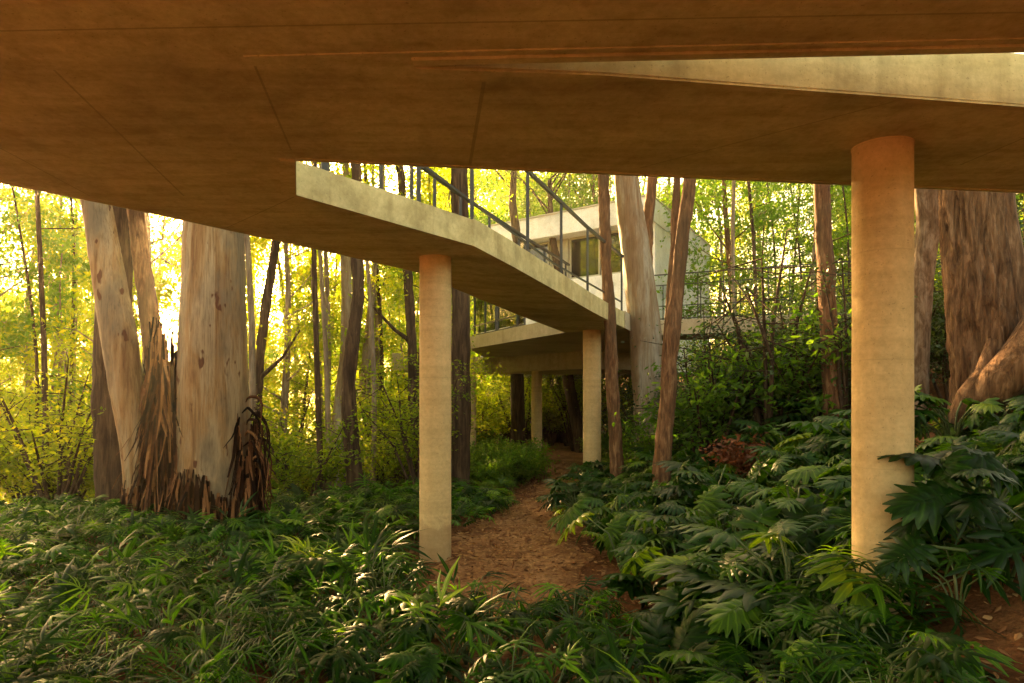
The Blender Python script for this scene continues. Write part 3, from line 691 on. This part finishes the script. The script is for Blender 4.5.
MIDS = [  # label, pts, Y, mat, seg, wob
 ("slender brown tree whose crown forks left beside the massive eucalyptus", [(252, 480, 12), (255, 430, 12), (256, 390, 11), (262, 330, 9), (270, 280, 8), (277, 236, 7)], 13, B_DARK, 10, .08),
 ("thin straight sapling midway between massive eucalyptus and left column", [(322, 500, 8), (320, 430, 7), (318, 350, 7), (313, 270, 6), (313, 240, 6)], 15, B_PALE, 8, .06),
 ("pale trunk widening to its base behind the crooked brown one", [(338, 520, 22), (336, 470, 19), (340, 420, 15), (347, 350, 12), (347, 290, 10), (345, 250, 10)], 14, B_SMOOTH2, 14, .06),
 ("crooked dark brown trunk in the yellow undergrowth left of the path", [(358, 520, 17), (354, 470, 15), (350, 420, 14), (348, 380, 13), (354, 330, 12), (359, 290, 11), (356, 255, 11)], 11.5, B_DARK, 20, .12),
 ("pale grey stem just right of the crooked brown trunk", [(368, 500, 9), (366, 440, 9), (364, 380, 8), (370, 320, 8), (376, 262, 7)], 16, B_SMOOTH2, 10, .05),
 ("dark bent tree close to the left side of the left column", [(418, 500, 10), (417, 440, 10), (413, 400, 9), (412, 340, 8), (408, 275, 8), (404, 250, 8)], 13.5, B_DARK, 20, .1),
 ("straight grey brown trunk just right of the left column", [(459, 490, 19), (461, 420, 18), (461, 360, 18), (461, 300, 17), (460, 215, 17), (458, 150, 16)], 12.5, B_DARK, 18, .05),
 ("brown trunk between the two distant columns", [(518, 478, 15), (518, 430, 14), (517, 375, 13), (516, 300, 12)], 21, B_DARK, 20, .06),
 ("dark leaning trunk right of the most distant column", [(583, 470, 12), (578, 430, 12), (572, 400, 11), (566, 370, 11), (560, 320, 10)], 22, B_DARK, 20, .08),
 ("straight reddish trunk in front of the foot of the ramp", [(618, 492, 13), (616, 440, 12), (612, 380, 12), (610, 320, 11), (606, 260, 10), (604, 200, 10), (603, 150, 10)], 11.2, B_RED, 20, .08),
 ("thick pale grey eucalyptus in front of the white house", [(652, 440, 34), (648, 380, 33), (644, 320, 31), (637, 260, 28), (630, 210, 25), (625, 165, 23)], 12.6, B_SMOOTH2, 26, .05),
 ("narrow tan stem behind the thick pale eucalyptus", [(652, 400, 12), (650, 330, 12), (646, 270, 11), (648, 220, 10), (653, 175, 9)], 13.6, B_RED, 20, .06),
 ("knobbly brown trunk leaning right among the philodendrons", [(660, 500, 17), (663, 450, 16), (668, 400, 15), (672, 340, 14), (677, 290, 13), (682, 240, 12), (689, 185, 11), (694, 150, 10)], 9.2, B_RED, 20, .14),
 ("thin twin stem rising beside the knobbly leaning trunk", [(664, 400, 8), (668, 330, 8), (671, 290, 7), (674, 240, 7), (677, 180, 6)], 9.6, B_RED, 10, .1),
 ("reddish textured trunk just left of the right column", [(832, 470, 18), (832, 400, 17), (829, 330, 16), (826, 270, 16), (823, 220, 14), (821, 170, 13)], 9.6, B_RED, 20, .12),
 ("mottled crooked trunk just right of the right column", [(917, 425, 20), (918, 370, 20), (920, 310, 20), (924, 262, 20), (929, 225, 20), (924, 180, 21)], 8.6, B_MOTTLE, 28, .13),
]
for lab, pts, Yd, mt, sg, wb in MIDS:
    ex_ = None
    if "forks left" in lab: ex_ = [[(P(257, 385, 13), .07), (P(246, 372, 13), .05), (P(243, 330, 13), .03), (P(238, 300, 13), .015)], [(P(258, 380, 13), .05), (P(282, 358, 12.8), .03), (P(300, 330, 12.6), .015)]]
    if "dark bent" in lab: ex_ = [[(P(412, 342, 13.5), .05), (P(395, 330, 13.4), .035), (P(378, 312, 13.3), .025), (P(364, 296, 13.2), .012)]]
    if "knobbly" in lab: ex_ = []
    trunk_tree("tree", lab, pts, Yd, mt, sg, wb, extra=ex_)
# the great rough tree on the right with its buttress root
tb, ob = trunk_tree("tree", "huge rough barked double trunk on the slope at the right edge", [(990, 400, 62), (985, 350, 56), (980, 300, 51), (975, 250, 47), (971, 200, 46), (968, 140, 45)], 7.4, B_ROUGH, 110, .07, rk=9.0, rz_=1.3,
    extra=[[(P(1016, 400, 7.9), .30), (P(1012, 330, 7.95), .23), (P(1006, 270, 8.0), .21), (P(998, 215, 8.05), .19), (P(990, 130, 8.1), .18)],
           [(P(975, 408, 6.95), .16), (P(1000, 382, 6.85), .22), (P(1030, 350, 6.8), .22), (P(1062, 290, 6.8), .17), (P(1080, 200, 6.8), .14)],
           [(P(955, 425, 7.0), .10), (P(970, 395, 6.95), .12), (P(985, 372, 6.95), .09), (P(992, 340, 7.0), .05)]])

# forest: many whole trees on both sides, linked copies of five kinds
SUNX = math.tan(R(SUN_AZ))
def in_view(x, y, m=1.25): return abs(x / y) < .75 * m
placed = []
def zone(n, xr, yr, kinds, s_rng, label, group, mind=1.5, sunlane=.0, seed=0):
    r = np.random.default_rng(seed); k = 0; tries = 0
    while k < n and tries < n * 60:
        tries += 1
        y = r.uniform(*yr); x = r.uniform(*xr) * (y if abs(xr[1]) <= 1.2 else 1)
        if any((x - a) ** 2 + (y - b) ** 2 < mind ** 2 for a, b in placed): continue
        if sunlane and abs(x / y - SUNX) < sunlane - .002: continue
        hc = H0 + hu * 3 + hv * 3.5
        if (x - hc.x) ** 2 + (y - hc.y) ** 2 < 5.5 ** 2: continue
        if -1.5 < x < 5 and y < 26: continue
        if -.02 < x / y < .32 and y < 25: continue
        placed.append((x, y)); v = kinds[r.integers(len(kinds))]
        put(TV[v], ("trunk", "crown"), "forest_tree", label, "tree", group, x, y, r.uniform(*s_rng), r.random() * 6.28); k += 1
zone(17, (-.80, -.42), (13, 22), (0, 2, 3), (.6, .95), "small leafy tree in the glowing valley left of the eucalypts", "trees in the left valley", 1.5, .05, 1)
zone(13, (-.40, -.08), (13.5, 22), (0, 1, 3), (.6, .9), "slender leafy tree in the valley between eucalypts and left column", "trees in the middle valley", 1.4, .03, 2)
zone(37, (-.85, -.05), (23, 42), (0, 1, 2, 4), (.9, 1.35), "distant valley tree with yellow green backlit crown", "distant valley trees", 2.0, .035, 3)
zone(9, (-.06, .20), (27, 42), (1, 3, 4), (.8, 1.2), "distant green tree seen beyond the columns and terrace", "trees beyond the terrace", 1.8, 0, 4)
zone(30, (.20, .85), (19, 36), (1, 3, 4, 0), (.7, 1.1), "light green tree on the slope behind the footbridge", "trees behind the footbridge", 1.6, 0, 5)
zone(22, (-.3, .85), (36, 52), (0, 3, 4), (1.0, 1.4), "distant hillside tree rising behind the white house", "trees rising behind the house", 2.2, 0, 6)
zone(20, (-.10, .24), (29, 44), (0, 3, 4), (1.35, 1.8), "tall leafy tree closing the view above the white house", "tall trees above the house", 1.8, 0, 7)
TV.append(tree_variant(5, 36, 12, .055, 5.5, 12, 1.5, 26, .3, .13, SL, L_FOREST, B_PALE, wob=.35))
TV.append(tree_variant(6, 37, 11, .045, 4.5, 12, 1.4, 26, .3, .13, SL, L_GREEN, B_DARK, wob=.45))
zone(26, (-.72, -.07), (11.5, 21), (5, 5, 6), (.8, 1.2), "thin bare stemmed sapling rising through the valley undergrowth", "thin saplings in the valley", .9, .02, 8)
zone(14, (.28, .55), (16, 26), (5, 6), (.8, 1.2), "thin bare stemmed sapling behind the footbridge railing", "thin saplings behind the footbridge", 1.0, 0, 9)
# far-off wood: one mass
fw = Acc(); r = np.random.default_rng(99); an = []
for k in range(900):
    y = r.uniform(52, 70); x = r.uniform(-.95, .95) * y
    if abs(x / y - SUNX) < .025: continue
    an.append((x, y, gzf(x, y) + r.uniform(0, 12 if x < 0 else 15)))
leaves(fw, an, 26, 1.1, .5, SL, 98); fo = obj("far_wood", fw.mesh("far_wood"), L_FOREST); tag(fo, "far off wood closing the view between the nearer trunks", "wood", kind='stuff')

# understory shrubs
def shrubs(n, xr, yr, S, s_rng, name, label, group, seed, mind=.7, test=None, clear=((555, 685, 12.9), (640, 700, 8.8), (420, 560, 11.5))):
    r = np.random.default_rng(seed); done = []; tries = 0
    while len(done) < n and tries < n * 80:
        tries += 1; y = r.uniform(*yr); x = r.uniform(*xr)
        if test and not test(x, y): continue
        if any(lo < 512 + F * x / y < hi and y < yy for lo, hi, yy in clear): continue
        if any((x - a) ** 2 + (y - b) ** 2 < mind ** 2 for a, b in done): continue
        done.append((x, y))
        put(S[r.integers(len(S))], ("stem", "foliage"), name, label, "shrub", group, x, y, r.uniform(*s_rng), r.random() * 6.28)
shrubs(30, (-11, -1.6), (10.8, 17), SV_Y, (.7, 1.1), "bushy_shrub", "yellow green shrub in the sunlit valley left of the path", "shrubs in the sunlit valley", 11, .9, lambda x, y: abs(x / y) < .85 and x / y < -.1)
shrubs(22, (-16, 1), (17, 25), SV_Y, (.9, 1.4), "bushy_shrub", "farther yellow green shrub deep in the valley thicket", "shrubs deep in the valley", 12, 1.1, lambda x, y: x / y < -.05)
shrubs(20, (-1, 4.5), (22, 30), SV_Y, (.8, 1.2), "bushy_shrub", "green shrub filling the gap beyond the distant columns", "shrubs beyond the columns", 13, .9)
shrubs(24, (1.9, 6.2), (10.4, 14.0), SV_D, (.5, .88), "dark_shrub", "dark small leaved shrub below the footbridge", "dark shrubs below the footbridge", 14, .55, lambda x, y: .19 < x / y < .50 and y > 10.9 - 4 * (x / y > .24) * (x / y - .24))
shrubs(10, (5.0, 10), (9.5, 12.3), SV_D, (.8, 1.2), "dark_shrub", "dark shrub on the slope behind the huge rough tree", "dark shrubs behind the rough tree", 15, .7, lambda x, y: .52 < x / y < .85)
shrubs(14, (-.5, 2.6), (24, 29), SV_Y, (.7, 1.0), "bushy_shrub", "green shrub closing the far end of the path", "shrubs at the end of the path", 19, .6)
shrubs(16, (5, 14), (15.5, 19), SV_Y, (.8, 1.3), "bushy_shrub", "light green shrub just beyond the footbridge railing", "shrubs beyond the footbridge", 16, .9)
shrubs(12, (-.9, .9), (12.6, 16.5), SV_G, (.55, .8), "low_shrub", "low light green bush beside the path before the distant columns", "low bushes beside the path", 17, .45, lambda x, y: x < np.interp(y, py_, pcx) - .65)
shrubs(12, (-1.5, 4), (17, 21.5), SV_G, (.5, .8), "low_shrub", "low bush under the terrace around the distant columns", "low bushes under the terrace", 18, .6, lambda x, y: abs(x - np.interp(y, py_, pcx)) > .9)
for i, (px_, Yd, sc0) in enumerate(((712, 10.6, 1.05), (768, 10.2, 1.2), (800, 10.8, 1.1), (845, 9.6, .9))):
    q = P(px_, 400, Yd)
    put(SV_T[i % 2], ("stem", "foliage"), "dark_shrub", ("tall dark shrub just right of the knobbly leaning trunk", "tallest dark shrub, standing in front of the footbridge railing", "tall dark shrub left of the reddish textured trunk", "dark shrub between the reddish textured trunk and the right column")[i], "shrub", None, q.x, q.y, sc0)
t = put(shrub_variant(81, .6, 10, .09, 12, .10, SL, L_REDDISH), ("stem", "foliage"), "red_shrub", "small red leaved shrub on the slope below the dark shrubs", "shrub", None, 3.1, 8.9, 1.0)
# sprigs with bright leaves round the pale trunks
for i, (px, py, Yd, s_) in enumerate(((650, 345, 11.9, .5), (668, 350, 11.6, .5), (700, 345, 10.6, .9), (780, 330, 10.4, 1.0))):
    q = P(px, py, Yd)
    put(SV_G[2], ("stem", "foliage"), "sapling", ["light sapling at the foot of the ramp", "bright sapling before the thick pale eucalyptus", "light sapling right of the knobbly leaning trunk", "light sapling before the footbridge railing"][i], "sapling", None, q.x, q.y, s_ * 1.35, None)

# ------------------------------------------------------------------ ground plants
# left and front: finger-leaved ground cover, one mass
cov = Acc(); cst = Acc(); r = np.random.default_rng(21)
path_l = lambda y: np.interp(y, py_, pcx) - np.interp(y, py_, phw)
path_r = lambda y: np.interp(y, py_, pcx) + np.interp(y, py_, phw)
cnt = 0
for y in np.arange(2.7, 11.2, .25):
    for x in np.arange(-9, 1.9, .27):
        xx = x + r.uniform(-.13, .13); yy = y + r.uniform(-.12, .12)
        if abs(xx / yy) > .86: continue
        if yy > 5.25 + .2 * math.sin(xx * 3) and xx > path_l(yy) - (.05 + .55 * smooth01((6.2 - abs(yy - 6.6)) / 6.2 - .6)): continue
        if yy > 4.3 and xx > .75: continue
        if (xx + .815) ** 2 + (yy - 7.24) ** 2 < .42: continue
        if (xx - o1.x) ** 2 + (yy - 8.5) ** 2 < .3: continue
        if xx > .9 and r.random() < .35: continue
        near = yy < 5.5
        cl = .5 + .5 * math.sin(xx * 1.9 + 2 * math.sin(yy * 1.3)) * math.sin(yy * 2.3 + xx)
        kind_ = r.random(); tm_ = FING if kind_ < .30 else (LONG if kind_ < .55 else (STRAP if kind_ < .88 else BIG[:2]))
        up_ = r.random() < .38
        plant(cov, cst if near else None, (xx, yy, gzf(xx, yy)), int(r.integers(7, 12)), r.uniform(.16, .38) + .16 * cl, .26, r.uniform(.16, .36) * (.8 if tm_ is not FING else 1), tm_, int(r.integers(1e9)), (-1.2, .1) if up_ else (-.5, .8), .004); cnt += 1
for k in range(46):
    xx = r.uniform(1.2, 3.6); yy = r.uniform(3.25, 4.6)
    if yy < 3.2 + .35 * (xx - 1.2): continue
    if (xx - 2.25) ** 2 + (yy - 4.15) ** 2 < .08: continue
    plant(cov, cst, (xx, yy, gzf(xx, yy)), int(r.integers(5, 9)), r.uniform(.25, .5), .3, r.uniform(.22, .38), (FING + LONG) if r.random() < .7 else STRAP, int(r.integers(1e9)), (-.8, .7), .005)
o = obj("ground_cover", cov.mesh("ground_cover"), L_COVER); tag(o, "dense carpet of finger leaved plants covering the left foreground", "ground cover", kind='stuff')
o = obj("ground_cover_stems", cst.mesh("ground_cover_stems"), M_STEM); tag(o, "thin green stalks under the foreground ground cover", "ground cover", kind='stuff')
# low grass-like cover farther back
lc = Acc()
for k in range(900):
    y = r.uniform(9.5, 24); x = r.uniform(-4, 6)
    if path_l(y) - .12 < x < path_r(y) + .12 or x > path_r(y) + 3: continue
    plant(lc, None, (x, y, gzf(x, y)), int(r.integers(5, 9)), r.uniform(.15, .38), .22, r.uniform(.16, .28), LONG, int(r.integers(1e9)), (-.6, .6))
o = obj("low_cover", lc.mesh("low_cover"), L_GREEN); tag(o, "low feathery green cover on both sides of the far path", "ground cover", kind='stuff')
# right: big-leaved philodendrons, linked copies of six kinds
PV = []
for s, nl, h, sp, sz in ((1, 11, .55, .42, .42), (2, 12, .65, .45, .36), (3, 10, .45, .40, .46), (4, 15, .80, .50, .34), (5, 11, .55, .42, .30), (6, 14, .7, .5, .36)):
    f_ = Acc(); s_ = Acc(); plant(f_, s_, (0, 0, 0), nl, h, sp, sz, (BIG, BIG[1:3] + FING[:1], BIG[:2], BIG[1:] + LONG[:1], FING + BIG[2:3], BIG[1:3] + FING[2:3])[s - 1], 100 + s, (-.5, 1.0), .010)
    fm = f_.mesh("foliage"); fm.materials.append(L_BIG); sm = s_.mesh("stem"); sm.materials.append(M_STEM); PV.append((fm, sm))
r = np.random.default_rng(33); done = []
def philo_label(x, y):
    q = 512 + F * x / y
    if y < 5.2 and q < 860: return "big leaved philodendron in the right foreground left of the near column", "philodendrons left of the near column"
    if q > 860: return "big leaved philodendron right of the near column", "philodendrons right of the near column"
    if q < 700 and y < 10: return "big leaved philodendron along the right edge of the path", "philodendrons along the path"
    return "big leaved philodendron on the slope below the dark shrubs", "philodendrons on the slope"
tries = 0
while len(done) < 170 and tries < 9000:
    tries += 1; y = r.uniform(3.7, 12.2); x = r.uniform(.7, 8.5)
    if abs(x / y) > .84 or x < path_r(y) + (.30 if y < 9 else .25): continue
    if y < 4.9 and x < 1.25: continue
    if y < 3.95 and x > 1.6: continue
    if y > 10 and x > 2.6: continue
    if x / y > .52 and y > 7.2: continue
    if (x - 2.25) ** 2 + (y - 4.15) ** 2 < .10: continue
    if any((x - a) ** 2 + (y - b) ** 2 < .38 ** 2 for a, b in done): continue
    done.append((x, y)); lb_, gr = philo_label(x, y)
    put(PV[r.integers(len(PV))], ("foliage", "stem"), "philodendron", lb_, "plant", gr, x, y, r.uniform(.62, 1.0), r.random() * 6.28, gzf(x, y))
def single(name, label, base, specs, mat, cat="plant"):
    """specs: (tip, direction, up, size, template)"""
    t = thing(name, label, cat, base); f_ = Acc(); s_ = Acc(); b = Vector(base)
    for tip, d, u_, sz, T in specs:
        tip = Vector(tip) - b
        stamp(f_, T, frames(np.array(tip)[None], np.array(d, float)[None], np.array(u_, float)[None], [sz]), np.array([.30]))
        s_.tube([(0, 0, 0), tip * .5 + Vector((0, 0, .08)), tip], [.012, .010, .008], 6)
    obj("foliage", f_.mesh("foliage"), mat, t); obj("stem", s_.mesh("stem"), M_STEM, t); return t
bx, by = 2.75, 3.78
single("philodendron", "philodendron with the largest glossy leaf touching the near column", (bx, by, gzf(bx, by)), [
    (P(950, 494, 3.72), (-1, -.25, -.08), (.1, -.75, .8), .33, BIG[3]), (P(968, 452, 3.9), (.9, -.3, -.3), (.1, -.6, .9), .34, BIG[0]),
    (P(1000, 520, 3.7), (-.2, -.5, -.8), (.1, -.8, .5), .30, BIG[1]), (P(985, 455, 3.9), (-.9, .1, .05), (0, -.5, .9), .32, BIG[0]), (P(920, 545, 3.6), (-1, -.2, -.35), (0, -.6, .8), .28, BIG[2]), (P(1035, 545, 3.6), (-1, -.2, -.1), (0, -.7, .7), .46, FING[2])], L_BIG)
for i, (px, py, Yd) in enumerate(((310, 585, 6.2), (432, 650, 4.4))):
    q = P(px, py, Yd); b = (q.x, q.y, gzf(q.x, q.y) + .12); f_ = Acc(); s_ = Acc()
    t = thing("lime_plant", ["bright lime green plant glowing amid the dark ground cover", "bright lime plant at the front edge of the ground cover"][i], "plant", b)
    plant(f_, s_, (0, 0, 0), 7, .30, .12, .24, STRAP, 500 + i, (-1.4, -.5)); obj("foliage", f_.mesh("foliage"), L_LIME, t); obj("stem", s_.mesh("stem"), M_STEM, t)
# dry leaves on the path and soil
li = Acc(); r = np.random.default_rng(44); n = 11000
y = 3.2 + 15 * r.random(n) ** 1.6; x = np.interp(y, py_, pcx) + r.normal(size=n) * (.75 + .3 * (y < 7))
m2 = r.random(1500); y2 = 2.9 + m2 * 3; x2 = r.uniform(-.5, 3.4, 1500); x = np.concatenate([x, x2]); y = np.concatenate([y, y2]); n = len(x)
z = gz(x, y) + .022 + .012 * r.random(n)
d = np.stack([r.normal(size=n), r.normal(size=n), r.normal(size=n) * .18], -1); u_ = np.stack([r.normal(size=n) * .35, r.normal(size=n) * .35, np.ones(n)], -1)
stamp(li, small_leaf2(.20), frames(np.stack([x, y, z], -1), d, u_, r.uniform(.02, .095, n)))
o = obj("leaf_litter", li.mesh("leaf_litter"), L_LITTER); tag(o, "dry brown leaves littering the path and red soil", "leaf litter", kind='stuff')

# ------------------------------------------------------------------ the golden air between the trees
a = Acc(); a.box((0, 32, 8), (190, 116, 34)); hz = obj("haze", a.mesh("haze", False)); tag(hz, "thin golden haze filling the valley air", "haze", kind='stuff')
m = bpy.data.materials.new("haze_air"); m.use_nodes = True; n = m.node_tree.nodes; l = m.node_tree.links
n.remove(n['Principled BSDF']); v = n.new('ShaderNodeVolumePrincipled'); v.inputs['Color'].default_value = (1, .93, .75, 1)
v.inputs['Density'].default_value = HAZE; v.inputs['Anisotropy'].default_value = .86
l.new(v.outputs[0], n['Material Output'].inputs['Volume']); hz.data.materials.clear(); hz.data.materials.append(m)
